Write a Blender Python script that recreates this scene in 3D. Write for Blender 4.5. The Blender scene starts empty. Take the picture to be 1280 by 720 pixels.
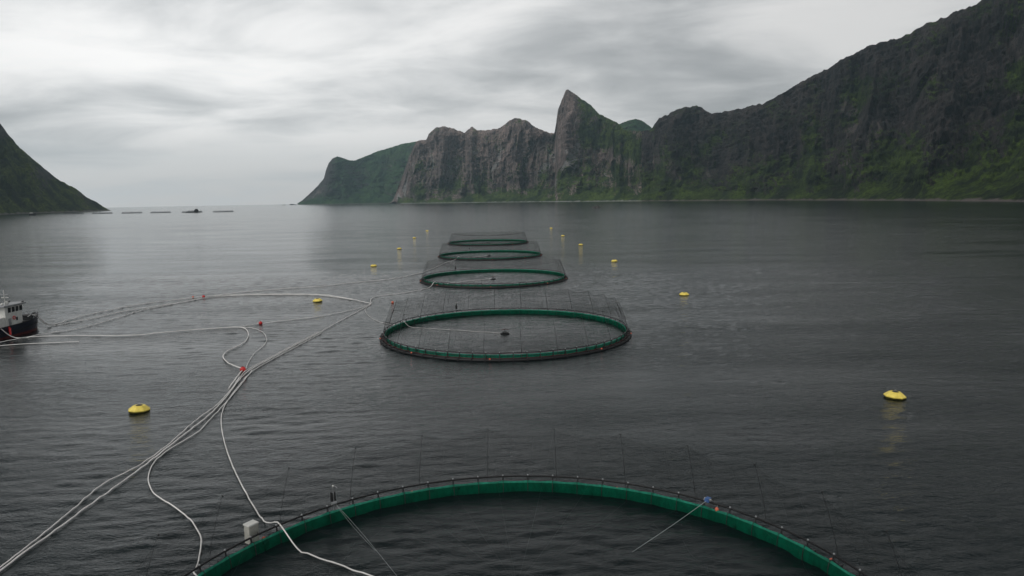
import bpy, math, random
import numpy as np
from mathutils import Matrix, Vector
R = math.radians
PI = math.pi
random.seed(7)
sc = bpy.context.scene
COL = sc.collection

# ------------------------------------------------------------------ camera
CAM_H, PITCH, ROLL, FPX = 27.3, R(7.27), R(1.0), 870.0
cd = bpy.data.cameras.new('camera')
cam = bpy.data.objects.new('camera', cd); COL.objects.link(cam)
fwd = Vector((0, math.cos(PITCH), -math.sin(PITCH)))
rt0 = Vector((1, 0, 0)); up0 = rt0.cross(fwd)
rt = rt0*math.cos(ROLL) - up0*math.sin(ROLL)
up = up0*math.cos(ROLL) + rt0*math.sin(ROLL)
m = Matrix((rt, up, -fwd)).transposed().to_4x4()
m.translation = (0, 0, CAM_H)
cam.matrix_world = m
cd.sensor_width = 36.0
cd.lens = 36.0*FPX/1280.0
cd.clip_start = 0.5
cd.clip_end = 60000
sc.camera = cam

# ------------------------------------------------------------------ render / exposure
sc.view_settings.view_transform = 'Standard'
sc.view_settings.look = 'None'
sc.view_settings.gamma = 1.0
sc.view_settings.exposure = 0.0
sc.render.engine = 'CYCLES'
sc.cycles.use_denoising = True
sc.cycles.max_bounces = 6
sc.cycles.diffuse_bounces = 2
sc.cycles.glossy_bounces = 3
sc.cycles.transparent_max_bounces = 24
sc.cycles.volume_bounces = 0
sc.cycles.caustics_reflective = False
sc.cycles.caustics_refractive = False

# ------------------------------------------------------------------ node helpers
def sock(n, key):
    return n.inputs[key]
class NT:
    def __init__(s, tree):
        s.t = tree; s.n = tree.nodes; s.l = tree.links
    def new(s, typ, **kw):
        n = s.n.new(typ)
        for k, v in kw.items(): setattr(n, k, v)
        return n
    def put(s, inp, v):
        if v is None: return
        if isinstance(v, bpy.types.NodeSocket): s.l.new(v, inp)
        elif isinstance(v, (tuple, list)) and inp.type == 'RGBA' and len(v) == 3: inp.default_value = (*v, 1)
        else: inp.default_value = v
    def math(s, op, a, b=None, c=None, clamp=False):
        n = s.new('ShaderNodeMath', operation=op); n.use_clamp = clamp
        for i, v in enumerate((a, b, c)): s.put(n.inputs[i], v)
        return n.outputs[0]
    def vmath(s, op, a, b=None):
        n = s.new('ShaderNodeVectorMath', operation=op)
        s.put(n.inputs[0], a); s.put(n.inputs[1], b)
        return n.outputs['Value'] if op in ('DOT_PRODUCT', 'LENGTH') else n.outputs[0]
    def mix(s, f, a, b, blend='MIX'):
        n = s.new('ShaderNodeMix', data_type='RGBA', blend_type=blend)
        s.put(n.inputs[0], f); s.put(n.inputs[6], a); s.put(n.inputs[7], b)
        return n.outputs[2]
    def rng(s, v, a, b, c=0.0, d=1.0, smooth=False):
        n = s.new('ShaderNodeMapRange')
        if smooth: n.interpolation_type = 'SMOOTHSTEP'
        for i, x in enumerate((v, a, b, c, d)): s.put(n.inputs[i], x)
        return n.outputs[0]
    def noise(s, vec, scale, detail=4, rough=0.55, dist=0.0):
        n = s.new('ShaderNodeTexNoise')
        s.put(n.inputs['Vector'], vec); n.inputs['Scale'].default_value = scale
        n.inputs['Detail'].default_value = detail; n.inputs['Roughness'].default_value = rough
        n.inputs['Distortion'].default_value = dist
        return n.outputs['Fac']
    def mapping(s, vec, scale=(1, 1, 1), rot=(0, 0, 0), loc=(0, 0, 0)):
        n = s.new('ShaderNodeMapping'); s.put(n.inputs['Vector'], vec)
        n.inputs['Scale'].default_value = scale; n.inputs['Rotation'].default_value = rot
        n.inputs['Location'].default_value = loc
        return n.outputs[0]

# ------------------------------------------------------------------ world: overcast cloud deck over a Nishita sky
SUN_EL, SUN_AZ = R(56), R(-135)          # azimuth measured from +Y towards +X
w = bpy.data.worlds.new('World'); sc.world = w; w.use_nodes = True
t = NT(w.node_tree); t.n.clear()
out = t.new('ShaderNodeOutputWorld'); bg = t.new('ShaderNodeBackground')
t.l.new(bg.outputs[0], out.inputs[0])
sky = t.new('ShaderNodeTexSky', sky_type='NISHITA')
sky.sun_disc = False; sky.sun_elevation = SUN_EL; sky.sun_rotation = SUN_AZ
sky.dust_density = 3.0
tc = t.new('ShaderNodeTexCoord').outputs['Generated']
sep = t.new('ShaderNodeSeparateXYZ'); t.l.new(tc, sep.inputs[0])
X, Y, Z = sep.outputs
zc = t.math('ADD', t.math('MAXIMUM', Z, 0.0), 0.17)
cmb = t.new('ShaderNodeCombineXYZ')
t.l.new(t.math('DIVIDE', X, zc), cmb.inputs[0]); t.l.new(t.math('DIVIDE', Y, zc), cmb.inputs[1])
Q = cmb.outputs[0]
q1 = t.mapping(Q, (0.9, 1.25, 1), (0, 0, R(-14)), (3.1, 1.7, 0))
n1 = t.noise(q1, 0.46, 3, 0.5, 0.3)               # large banks
n2 = t.noise(q1, 1.5, 6, 0.55, 0.4)               # billows
n3 = t.noise(t.mapping(Q, (1, 1, 1), (0, 0, 0), (9, 4, 2)), 0.28, 2, 0.5)
cl = t.math('ADD', t.math('MULTIPLY', n1, 0.60), t.math('MULTIPLY', n2, 0.40))
cl = t.rng(cl, 0.38, 0.62, 0, 1, True)
hi = t.rng(Z, 0.27, 0.62, 0.0, 1.0, True)         # deck is thicker overhead than out at sea
side = t.rng(X, -0.45, 0.55, 1.10, 0.82)          # thinner cloud on the open side of the fjord
lowz = t.rng(Z, 0.0, 0.13, 0.0, 1.0, True)
bright = t.math('MULTIPLY', t.math('MULTIPLY_ADD', cl, 0.56, 0.47), side)
bright = t.math('MULTIPLY', bright, t.math('MULTIPLY_ADD', n3, 0.7, 0.66))
hor = t.math('MULTIPLY', 0.70, side)
lum = t.math('ADD', t.math('MULTIPLY', bright, lowz), t.math('MULTIPLY', hor, t.math('SUBTRACT', 1.0, lowz)))
lum = t.math('MULTIPLY', lum, t.math('MULTIPLY_ADD', hi, -0.72, 1.0))
tint = t.mix(cl, (0.955, 0.985, 1.0), (1.0, 0.99, 0.975))
cloud = t.vmath('SCALE', tint); t.l.new(t.math('MULTIPLY', lum, 10.0), cloud.node.inputs['Scale'])
colr = t.mix(0.95, sky.outputs[0], cloud)
t.l.new(colr, bg.inputs[0]); bg.inputs[1].default_value = 0.1

# ------------------------------------------------------------------ sun (veiled by cloud)
sl = bpy.data.lights.new('sun', 'SUN'); sl.energy = 1.5; sl.angle = R(40); sl.color = (1.0, 0.97, 0.92)
so = bpy.data.objects.new('sun', sl); COL.objects.link(so)
sd = Vector((math.sin(SUN_AZ)*math.cos(SUN_EL), math.cos(SUN_AZ)*math.cos(SUN_EL), math.sin(SUN_EL)))
so.rotation_euler = sd.to_track_quat('Z', 'Y').to_euler(); so.location = (0, 0, 200)

# ------------------------------------------------------------------ mesh helpers
class MB:
    def __init__(s): s.v = []; s.f = []
    def add(s, vs, fs):
        o = len(s.v); s.v += [tuple(p) for p in vs]; s.f += [tuple(i+o for i in f) for f in fs]; return s
    def box(s, x0, x1, y0, y1, z0, z1, top=(1, 1), sh=(0, 0)):
        cx, cy = (x0+x1)/2, (y0+y1)/2
        vs = []
        for z, k, h in ((z0, (1, 1), (0, 0)), (z1, top, sh)):
            for x, y in ((x0, y0), (x1, y0), (x1, y1), (x0, y1)):
                vs.append((cx+(x-cx)*k[0]+h[0], cy+(y-cy)*k[1]+h[1], z))
        return s.add(vs, [(3, 2, 1, 0), (4, 5, 6, 7), (0, 1, 5, 4), (1, 2, 6, 5), (2, 3, 7, 6), (3, 0, 4, 7)])
    def tube(s, pts, r, n=6, closed=False, caps=True):
        P = [Vector(p) for p in pts]; N = len(P)
        rs = r if isinstance(r, (list, tuple)) else [r]*N
        o = len(s.v)
        for i in range(N):
            a = P[(i-1) % N] if (closed or i > 0) else P[0]
            b = P[(i+1) % N] if (closed or i < N-1) else P[-1]
            d = (b-a); d = d.normalized() if d.length > 1e-9 else Vector((0, 0, 1))
            ref = Vector((0, 0, 1)) if abs(d.z) < 0.95 else Vector((1, 0, 0))
            u = d.cross(ref).normalized(); vv = u.cross(d)
            for k in range(n):
                an = 2*PI*k/n
                s.v.append(tuple(P[i] + (u*math.cos(an)+vv*math.sin(an))*rs[i]))
        for i in range(N if closed else N-1):
            j = (i+1) % N
            for k in range(n):
                k2 = (k+1) % n
                s.f.append((o+i*n+k, o+i*n+k2, o+j*n+k2, o+j*n+k))
        if caps and not closed:
            s.f.append(tuple(o+k for k in range(n))); s.f.append(tuple(o+(N-1)*n+k for k in reversed(range(n))))
        return s
    def lathe(s, prof, n=16, c=(0, 0, 0), ph=0.0, cap=True):
        o = len(s.v)
        for r, z in prof:
            for k in range(n):
                a = 2*PI*k/n+ph
                s.v.append((c[0]+r*math.cos(a), c[1]+r*math.sin(a), c[2]+z))
        for i in range(len(prof)-1):
            for k in range(n):
                k2 = (k+1) % n
                s.f.append((o+i*n+k, o+i*n+k2, o+(i+1)*n+k2, o+(i+1)*n+k))
        if cap:
            s.f.append(tuple(o+k for k in reversed(range(n))))
            s.f.append(tuple(o+(len(prof)-1)*n+k for k in range(n)))
        return s
    def ball(s, c, r, n=10, sq=1.0):
        pr = [(max(r*math.sin(PI*i/6), 0.001), -r*sq*math.cos(PI*i/6)) for i in range(7)]
        return s.lathe(pr, n, c)
    def mesh(s, name, mat, smooth=False):
        me = bpy.data.meshes.new(name); me.from_pydata(s.v, [], s.f); me.update()
        if mat: me.materials.append(mat)
        if smooth: me.polygons.foreach_set('use_smooth', [True]*len(me.polygons))
        return me
    def build(s, name, mat, parent=None, smooth=False, loc=None):
        return link(name, s.mesh(name, mat, smooth), parent, loc)
def link(name, me, parent=None, loc=None, rz=0.0):
    o = bpy.data.objects.new(name, me); COL.objects.link(o)
    if parent is not None: o.parent = parent
    if loc is not None: o.location = loc
    if rz: o.rotation_euler.z = rz
    return o
def tag(o, label=None, cat=None, group=None, kind=None):
    if label: o['label'] = label
    if cat: o['category'] = cat
    if group: o['group'] = group
    if kind: o['kind'] = kind
    return o
def thing(name, label, cat, loc=(0, 0, 0), rz=0.0, group=None):
    return tag(link(name, None, None, loc, rz), label, cat, group)
def copy_tree(o, parent=None, skip=()):
    c = o.copy(); COL.objects.link(c); c.parent = parent
    for ch in list(o.children):
        if ch.name.split('.')[0] not in skip: copy_tree(ch, c, skip)
    return c
def catmull(P, step):
    P = [np.array(p, float) for p in P]; out_ = []
    P = [2*P[0]-P[1]] + P + [2*P[-1]-P[-2]]
    for i in range(1, len(P)-2):
        a, b, c, d = P[i-1:i+3]
        n = max(2, int(np.linalg.norm(c-b)/step))
        for k in range(n):
            x = k/n
            out_.append(0.5*((2*b)+(c-a)*x+(2*a-5*b+4*c-d)*x*x+(3*b-a-3*c+d)*x**3))
    out_.append(P[-2])
    return out_

# ------------------------------------------------------------------ numpy noise
_rs = np.random.RandomState(11)
_perm = np.concatenate([_rs.permutation(512)]*2)
_ang = _rs.rand(512)*2*PI
_gx, _gy = np.cos(_ang), np.sin(_ang)
def perlin(x, y, seed=0):
    x = x+seed*17.31; y = y+seed*9.77
    xi = np.floor(x).astype(int); yi = np.floor(y).astype(int)
    xf, yf = x-xi, y-yi
    def g(ix, iy, dx, dy):
        h = _perm[(_perm[ix & 511]+iy) & 511]
        return _gx[h]*dx+_gy[h]*dy
    u = xf**3*(xf*(xf*6-15)+10); v = yf**3*(yf*(yf*6-15)+10)
    a = g(xi, yi, xf, yf)*(1-u)+g(xi+1, yi, xf-1, yf)*u
    b = g(xi, yi+1, xf, yf-1)*(1-u)+g(xi+1, yi+1, xf-1, yf-1)*u
    return (a*(1-v)+b*v)*1.5
def fbm(x, y, o=5, seed=0, gain=0.5):
    s, a = 0, 1.0
    for i in range(o):
        s = s+a*perlin(x*2**i, y*2**i, seed+i*3); a *= gain
    return s
def ridged(x, y, o=5, seed=0, gain=0.55):
    s, a, tot = 0, 1.0, 0
    for i in range(o):
        s = s+a*(1-np.abs(perlin(x*2**i, y*2**i, seed+i*3))*2); tot += a; a *= gain
    return s/tot
def sst(x, a, b):
    k = np.clip((x-a)/(b-a), 0, 1); return k*k*(3-2*k)

def grid_mesh(name, V, nu, nv, mat, smooth=True):
    me = bpy.data.meshes.new(name)
    N = nu*nv
    me.vertices.add(N); me.vertices.foreach_set('co', V.reshape(-1).astype(np.float32))
    i = np.arange(nu-1)[:, None]*nv+np.arange(nv-1)[None, :]
    q = np.stack([i, i+nv, i+nv+1, i+1], -1).reshape(-1, 4)
    F = len(q)
    me.loops.add(F*4); me.loops.foreach_set('vertex_index', q.reshape(-1).astype(np.int32))
    me.polygons.add(F); me.polygons.foreach_set('loop_start', np.arange(0, F*4, 4, dtype=np.int32))
    if smooth: me.polygons.foreach_set('use_smooth', np.ones(F, bool))
    me.update(calc_edges=True); me.validate()
    me.materials.append(mat)
    return me

# ------------------------------------------------------------------ materials
def principled(name, col, rough=0.6, metal=0.0, bump=None, var=0.0, vscale=2.0, spec=None):
    mt = bpy.data.materials.new(name); mt.use_nodes = True
    t = NT(mt.node_tree); b = t.n['Principled BSDF']
    b.inputs['Roughness'].default_value = rough; b.inputs['Metallic'].default_value = metal
    if spec is not None: b.inputs['Specular IOR Level'].default_value = spec
    oc = t.new('ShaderNodeTexCoord').outputs['Object']
    if var:
        f = t.noise(oc, vscale, 5, 0.6)
        d = tuple(c*(1-var) for c in col); l_ = tuple(min(1, c*(1+var)) for c in col)
        t.l.new(t.mix(t.rng(f, 0.35, 0.65), d, l_), b.inputs['Base Color'])
    else:
        b.inputs['Base Color'].default_value = (*col, 1)
    return mt
M = {}
M['black'] = principled('black_plastic', (0.006, 0.006, 0.007), 0.6, var=0.35, vscale=1.5)
M['dark'] = principled('dark_steel', (0.02, 0.02, 0.022), 0.5, var=0.3)
M['grey'] = principled('galvanised', (0.32, 0.33, 0.34), 0.45, 0.3, var=0.2)
M['white'] = principled('white_paint', (0.66, 0.66, 0.63), 0.45, var=0.10, vscale=1.2)
M['offwhite'] = principled('weathered_white', (0.50, 0.49, 0.44), 0.6, var=0.2, vscale=1.5)
M['hose'] = principled('pale_hose', (0.80, 0.78, 0.76), 0.5, var=0.15, vscale=0.4)
M['red'] = principled('red_float', (0.62, 0.03, 0.03), 0.45, var=0.15)
M['orange'] = principled('orange_float', (0.70, 0.16, 0.09), 0.5, var=0.15)
M['redhose'] = principled('red_hose', (0.10, 0.022, 0.02), 0.6, var=0.3, vscale=0.8)
M['yellow'] = principled('yellow_buoy', (0.86, 0.68, 0.13), 0.5, var=0.14, vscale=1.6)
M['olive'] = principled('dark_olive', (0.10, 0.09, 0.015), 0.6, var=0.3)  # darker yellow-green for the buoy flank below its widest edge
M['navy'] = principled('navy_hull', (0.006, 0.008, 0.022), 0.4, var=0.2, vscale=0.6)
M['antifoul'] = principled('antifouling', (0.09, 0.014, 0.012), 0.6, var=0.3, vscale=0.8)
M['deck'] = principled('deck_paint', (0.10, 0.12, 0.12), 0.7, var=0.2)
M['glass'] = principled('window_glass', (0.012, 0.016, 0.02), 0.06)
M['blue'] = principled('blue_winch', (0.05, 0.13, 0.35), 0.5, var=0.2)
M['rope'] = principled('pale_rope', (0.38, 0.42, 0.42), 0.8)
M['rockwet'] = principled('wet_rock', (0.035, 0.033, 0.03), 0.6, var=0.4, vscale=0.4)

def net_material(name, col, dens, trans=0.5, grid=None):
    mt = bpy.data.materials.new(name); mt.use_nodes = True
    t = NT(mt.node_tree); t.n.clear()
    o = t.new('ShaderNodeOutputMaterial')
    d = t.new('ShaderNodeBsdfDiffuse'); tr = t.new('ShaderNodeBsdfTranslucent'); tp = t.new('ShaderNodeBsdfTransparent')
    oc = t.new('ShaderNodeTexCoord').outputs['Object']
    f = t.noise(oc, 0.7, 6, 0.7)
    f2 = t.noise(t.mapping(oc, (1, 1, 0.3)), 3.0, 5, 0.7)
    c = t.mix(t.rng(t.math('ADD', t.math('MULTIPLY', f, 0.5), t.math('MULTIPLY', f2, 0.5)), 0.35, 0.65), tuple(x*0.55 for x in col), tuple(x*1.4 for x in col))
    t.l.new(c, d.inputs[0]); t.l.new(c, tr.inputs[0])
    m1 = t.new('ShaderNodeMixShader'); m1.inputs[0].default_value = trans
    t.l.new(d.outputs[0], m1.inputs[1]); t.l.new(tr.outputs[0], m1.inputs[2])
    m2 = t.new('ShaderNodeMixShader')
    t.put(m2.inputs[0], t.math('MULTIPLY_ADD', f, dens*0.3, dens*0.85))
    t.l.new(tp.outputs[0], m2.inputs[1]); t.l.new(m1.outputs[0], m2.inputs[2])
    t.l.new(m2.outputs[0], o.inputs[0])
    return mt
M['jumpnet'] = net_material('green_netting', (0.045, 0.47, 0.31), 0.82, 0.55)
M['skirt'] = net_material('dark_green_netting', (0.002, 0.10, 0.055), 0.95, 0.3)
M['birdnet'] = net_material('bird_netting', (0.03, 0.03, 0.03), 0.075, 0.3)
M['farnet'] = net_material('far_netting', (0.10, 0.11, 0.11), 0.22, 0.3)

# water -------------------------------------------------------------
def water_material():
    mt = bpy.data.materials.new('sea_water'); mt.use_nodes = True
    t = NT(mt.node_tree); b = t.n['Principled BSDF']
    b.inputs['Base Color'].default_value = (0.004, 0.009, 0.010, 1)
    b.inputs['IOR'].default_value = 1.333
    oc = t.new('ShaderNodeTexCoord').outputs['Object']
    sp = t.new('ShaderNodeSeparateXYZ'); t.l.new(oc, sp.inputs[0])
    gust = t.noise(t.mapping(oc, (0.6, 1.0, 1.0), (0, 0, R(12))), 0.012, 4, 0.6)
    gust2 = t.noise(t.mapping(oc, (0.35, 1.0, 1.0), (0, 0, R(-8))), 0.0021, 4, 0.6)
    amp = t.math('MULTIPLY', t.rng(gust, 0.3, 0.7, 0.55, 1.25), t.rng(gust2, 0.3, 0.7, 0.7, 1.2))
    w1 = t.noise(t.mapping(oc, (0.32, 1.0, 1.0), (0, 0, R(9))), 0.55, 3, 0.5, 0.6)
    gust3 = t.noise(t.mapping(oc, (0.22, 1.0, 1.0), (0, 0, R(5))), 0.055, 4, 0.6)
    amp = t.math('MULTIPLY', amp, t.rng(gust3, 0.32, 0.68, 0.5, 1.5))
    w2 = t.noise(t.mapping(oc, (0.5, 1.0, 1.0), (0, 0, R(-16))), 1.7, 4, 0.6, 0.5)
    w3 = t.noise(t.mapping(oc, (0.7, 1.0, 1.0), (0, 0, R(25))), 5.5, 3, 0.6, 0.3)
    h = t.math('ADD', t.math('MULTIPLY', w1, t.rng(sp.outputs[1], 90.0, 350.0, 0.05, 0.24)), t.math('ADD', t.math('MULTIPLY', w2, 0.13), t.math('MULTIPLY', w3, 0.060)))
    h = t.math('MULTIPLY', h, amp)
    bp = t.new('ShaderNodeBump'); bp.inputs['Strength'].default_value = 1.0; bp.inputs['Distance'].default_value = 1.0
    t.l.new(h, bp.inputs['Height']); t.l.new(bp.outputs[0], b.inputs['Normal'])
    t.l.new(t.rng(sp.outputs[1], 60.0, 900.0, 0.05, 0.13), b.inputs['Roughness'])
    return mt
M['water'] = water_material()

# ------------------------------------------------------------------ sea: wave field
_r = np.random.RandomState(5)
WAVES = []
for i in range(64):
    lam = 0.85*(4.6/0.85)**(_r.rand()**0.9)
    th = R(-95)+_r.normal()*R(29)
    k = 2*PI/lam
    sl_ = 0.025*(0.7+0.6*_r.rand())*(1.15 if lam < 2.2 else 0.55)
    WAVES.append((lam, math.cos(th)*k, math.sin(th)*k, sl_/k, _r.rand()*2*PI))
def wave_z(x, y, res=0.3):
    x = np.asarray(x, float); y = np.asarray(y, float)
    z = np.zeros(np.broadcast(x, y).shape)
    for lam, kx, ky, a, ph in WAVES:
        fade = sst(lam/res, 2.2, 4.5)
        z = z+a*fade*np.sin(kx*x+ky*y+ph)
    mod = 0.8+0.35*fbm(x/38, y/55, 3, 40)
    return z*mod
def surf_z(x, y):
    return wave_z(x, y, np.maximum(np.interp(y, ys, np.gradient(ys)), np.interp(x, xs, np.gradient(xs))*0.32))
def axis(start, d0, ratio, end):
    a = [start]; d = d0
    while a[-1] < end:
        a.append(a[-1]+d); d *= ratio
    return a
ys = np.array([-900., -300., -90., -20., 0, 8, 14, 18] + list(np.arange(20, 60, 0.26)) + list(np.arange(60, 250, 0.44)) + axis(250, 0.44, 1.022, 15500))
xp = axis(84, 0.70, 1.026, 8200)
xc = list(np.arange(-84, 84, 0.7))
xs = np.array([-v for v in reversed(xp)] + xc[1:] + xp)
XX, YY = np.meshgrid(xs, ys, indexing='ij')
DY = np.gradient(ys)[None, :]; DX = np.gradient(xs)[:, None]*0.32
WZ = wave_z(XX, YY, np.maximum(DY, DX))
WZ[:, :8] = 0; WZ[:, -3:] = 0
V = np.stack([XX, YY, WZ], -1)
tag(link('sea', grid_mesh('sea', V, len(xs), len(ys), M['water'])), kind='structure')

# ------------------------------------------------------------------ mountains
def mountain_material(name, rock_a, rock_b, veg_a, veg_b):
    mt = bpy.data.materials.new(name); mt.use_nodes = True
    t = NT(mt.node_tree); b = t.n['Principled BSDF']
    b.inputs['Roughness'].default_value = 0.9; b.inputs['Specular IOR Level'].default_value = 0.15
    oc = t.new('ShaderNodeTexCoord').outputs['Object']
    at = t.new('ShaderNodeAttribute', attribute_name='veg').outputs['Fac']
    st = t.noise(t.mapping(oc, (1, 1, 0.13)), 0.026, 6, 0.62, 0.4)     # vertical streaks
    bl = t.noise(oc, 0.006, 5, 0.6)
    fine = t.noise(t.mapping(oc, (1, 1, 0.4)), 0.11, 5, 0.65)
    rock = t.mix(t.rng(t.math('ADD', t.math('MULTIPLY', st, 0.6), t.math('MULTIPLY', bl, 0.4)), 0.41, 0.60), rock_a, rock_b)
    rock = t.mix(t.rng(fine, 0.35, 0.6, 0.75, 0.0), rock, tuple(c*0.35 for c in rock_a))
    vn = t.noise(oc, 0.008, 7, 0.68)
    veg = t.mix(t.rng(vn, 0.42, 0.60), veg_a, veg_b)
    veg = t.mix(t.rng(fine, 0.4, 0.62, 0.55, 0.0), veg, tuple(c*0.4 for c in veg_a))
    f = t.rng(t.math('ADD', at, t.math('MULTIPLY', t.math('SUBTRACT', t.noise(oc, 0.035, 5, 0.7), 0.5), 1.5)), 0.38, 0.62, 0, 1, True)
    vor = t.new('ShaderNodeTexVoronoi'); t.l.new(oc, vor.inputs['Vector']); vor.inputs['Scale'].default_value = 0.075
    veg = t.mix(t.rng(vor.outputs['Distance'], 0.35, 0.85, 0.0, 0.65), veg, tuple(c*0.30 for c in veg_a))  # shade between bush crowns painted into the colour at the cell edges
    sc_ = t.new('ShaderNodeAttribute', attribute_name='scree').outputs['Fac']
    sf = t.rng(t.math('ADD', sc_, t.math('MULTIPLY', t.math('SUBTRACT', t.noise(t.mapping(oc, (1, 1, 0.5)), 0.03, 6, 0.7), 0.5), 1.6)), 0.5, 0.78, 0.0, 0.6)
    rock = t.mix(sf, rock, tuple(min(0.34, c*1.5+0.02) for c in rock_b))
    col = t.mix(f, rock, veg)
    sepz = t.new('ShaderNodeSeparateXYZ'); t.l.new(oc, sepz.inputs[0])
    shn = t.noise(oc, 0.02, 4, 0.6)
    sh = t.rng(sepz.outputs[2], t.math('MULTIPLY_ADD', shn, 22.0, -8.0), t.math('MULTIPLY_ADD', shn, 22.0, -3.5), 0.95, 0.0)
    col = t.mix(sh, col, tuple(min(0.3, c*1.4+0.015) for c in rock_b))
    t.l.new(col, b.inputs['Base Color'])
    bp = t.new('ShaderNodeBump'); bp.inputs['Strength'].default_value = 0.9; bp.inputs['Distance'].default_value = 16.0
    t.l.new(t.math('ADD', fine, t.math('MULTIPLY', st, 1.5)), bp.inputs['Height'])
    t.l.new(bp.outputs[0], b.inputs['Normal'])
    return mt

def massif(name, table, nu, nv, mat, seed, jag=9.0, rib=0.55, s0=(0.25, 0.5), foot=0.6, veg=None, backk=1.3, shear=0.0, vz=1.0, lumpk=1.0, butt=500.0, relief=190.0):
    """terrain strip: shore line -> ridge line -> back slope; table rows are ridge x, y, z and shore x, y in metres"""
    T = np.array(table, float)
    d3 = np.linalg.norm(np.diff(T[:, :3], axis=0), axis=1)
    dist = np.hypot(T[:, 0], T[:, 1]); dist = 0.5*(dist[1:]+dist[:-1])
    cum = np.concatenate([[0], np.cumsum(d3/dist)])
    u = np.linspace(0, cum[-1], nu)
    I = [np.interp(u, cum, T[:, i]) for i in range(5)]
    Rx, Ry, H, Sx, Sy = I
    lx = 0.5*(Rx+Sx); ly = 0.5*(Ry+Sy)
    arc = np.concatenate([[0], np.cumsum(np.hypot(np.diff(lx), np.diff(ly)))])
    # smoothed shore with small coves
    nx, ny = Rx-Sx, Ry-Sy; L = np.hypot(nx, ny); nx, ny = nx/L, ny/L
    cove = 60*fbm(arc/420, arc*0, 4, seed+2)*sst(L, 60, 300)
    Sx = Sx+nx*cove; Sy = Sy+ny*cove; L = L-cove
    Hj = np.maximum(H+jag*ridged(arc/70, arc*0, 4, seed+5)-jag*0.55, 1.0)
    s = np.linspace(0, 1, nv)[None, :]
    A = arc[:, None]
    z = Hj[:, None]*s
    s0u = s0[0]+(s0[1]-s0[0])*np.clip(0.5+0.8*fbm(arc/520, arc*0, 3, seed+9), 0, 1)[:, None]
    ft = np.clip(foot+0.12*fbm(arc/300, arc*0, 3, seed+13), 0.3, 0.85)[:, None]
    g = np.where(s < s0u, ft*(s/s0u)**0.85, ft+(1-ft)*np.clip((s-s0u)/(1-s0u), 0, 1)**1.1)
    # buttresses and gullies run down the face; ledges run across it; the foot is lumpy broken ground
    lean = shear*z+0.45*z*fbm(A/800, z/900, 2, seed+21)
    Aw = A+lean+55*fbm(A/230, z/230, 4, seed+23)
    b1 = ridged(Aw/640, z/1500, 3, seed+31)-0.45
    b2 = ridged(Aw/230, z/(560*vz), 4, seed+37)-0.45
    b3 = ridged((Aw+0.2*z)/80, z/(260*vz), 4, seed+41)-0.45
    b2 = np.sign(b2)*np.abs(b2)**1.2*1.35
    led = fbm((A+0.5*z)/210, (z-0.12*A)/34, 4, seed+47)
    lump = fbm(A/190, z/130, 5, seed+51, 0.55)
    rough = fbm(A/34, z/26, 4, seed+53, 0.6)
    Hs = np.clip(Hj, 20, 900)[:, None]/600
    ker = np.exp(-0.5*(np.arange(-120, 121)/48.0)**2); ker /= ker.sum()
    Hp = np.concatenate([np.full(120, Hj[0]), Hj, np.full(120, Hj[-1])])
    anom = np.clip((Hj-np.convolve(Hp, ker, 'valid'))/np.maximum(Hj, 60), -0.3, 0.35)[:, None]   # spurs below tops, ravines below saddles
    env = sst(s, 0.0, 0.16)*(1-0.75*sst(s, 0.86, 1.0))
    cliff = 0.35+0.65*sst(s, s0u-0.12, s0u+0.12)
    disp = (butt*anom*sst(s, 0.05, 0.35)+rib*(relief*b1+95*b2*cliff+34*b3*cliff)+lumpk*60*lump*(1.15-cliff))*Hs*env + (20*led+15*rough)*np.minimum(Hs, 1)*sst(s, 0.02, 0.12)*(1-0.6*sst(s, 0.9, 1))
    k = L[:, None]*g-disp
    k = np.maximum(k, -10+s*5)
    PX = Sx[:, None]+nx[:, None]*k; PY = Sy[:, None]+ny[:, None]*k
    zz = z+ (7*led+5*rough)*sst(s, 0.05, 0.2)*(1-sst(s, 0.9, 1.0))*np.minimum(Hs, 1)
    zz[:, 0] = -3.0
    # back slope
    nb = 14
    tb = np.linspace(0, 1, nb+1)[1:][None, :]
    kb = k[:, -1:]+L[:, None]*backk*tb*(1+0.15*fbm(A/300, tb*3, 3, seed+61))
    BX = Sx[:, None]+nx[:, None]*kb; BY = Sy[:, None]+ny[:, None]*kb
    BZ = Hj[:, None]*(1-tb**1.2)+20*fbm(A/150, tb*4, 3, seed+63)*tb*(1-tb)-tb*4
    PX = np.concatenate([PX, BX], 1); PY = np.concatenate([PY, BY], 1); zz = np.concatenate([zz, BZ], 1)
    V = np.stack([PX, PY, zz], -1)
    nvt = nv+nb
    du = np.gradient(V, axis=0); dv = np.gradient(V, axis=1)
    nrm = np.cross(du, dv); nz = np.abs(nrm[..., 2])/(np.linalg.norm(nrm, axis=-1)+1e-9)
    S = np.concatenate([np.repeat(s, nu, 0), np.ones((nu, nb))], 1)
    AA = np.repeat(A, nvt, 1)
    lown = fbm(AA/330, zz/200, 5, seed+71)
    hollow = np.concatenate([b2, np.zeros((nu, nb))], 1)
    vg = veg(S, np.repeat(Rx[:, None], nvt, 1), zz, nz, lown, hollow)
    scr = sst(-hollow, -0.02, 0.30)*sst(S, 0.10, 0.25)*(1-sst(S, 0.62, 0.9))*(0.55+0.8*fbm(AA/260, zz/120, 3, seed+83))+0.35*sst(fbm(AA/600, (zz-0.1*AA)/60, 4, seed+87), 0.25, 0.5)*(1-sst(S, 0.5, 0.7))
    me = grid_mesh(name, V, nu, nvt, mat)
    a = me.attributes.new('scree', 'FLOAT', 'POINT'); a.data.foreach_set('value', scr.reshape(-1).astype(np.float32))
    a = me.attributes.new('veg', 'FLOAT', 'POINT'); a.data.foreach_set('value', vg.reshape(-1).astype(np.float32))
    return tag(link(name, me), kind='structure')

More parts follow.
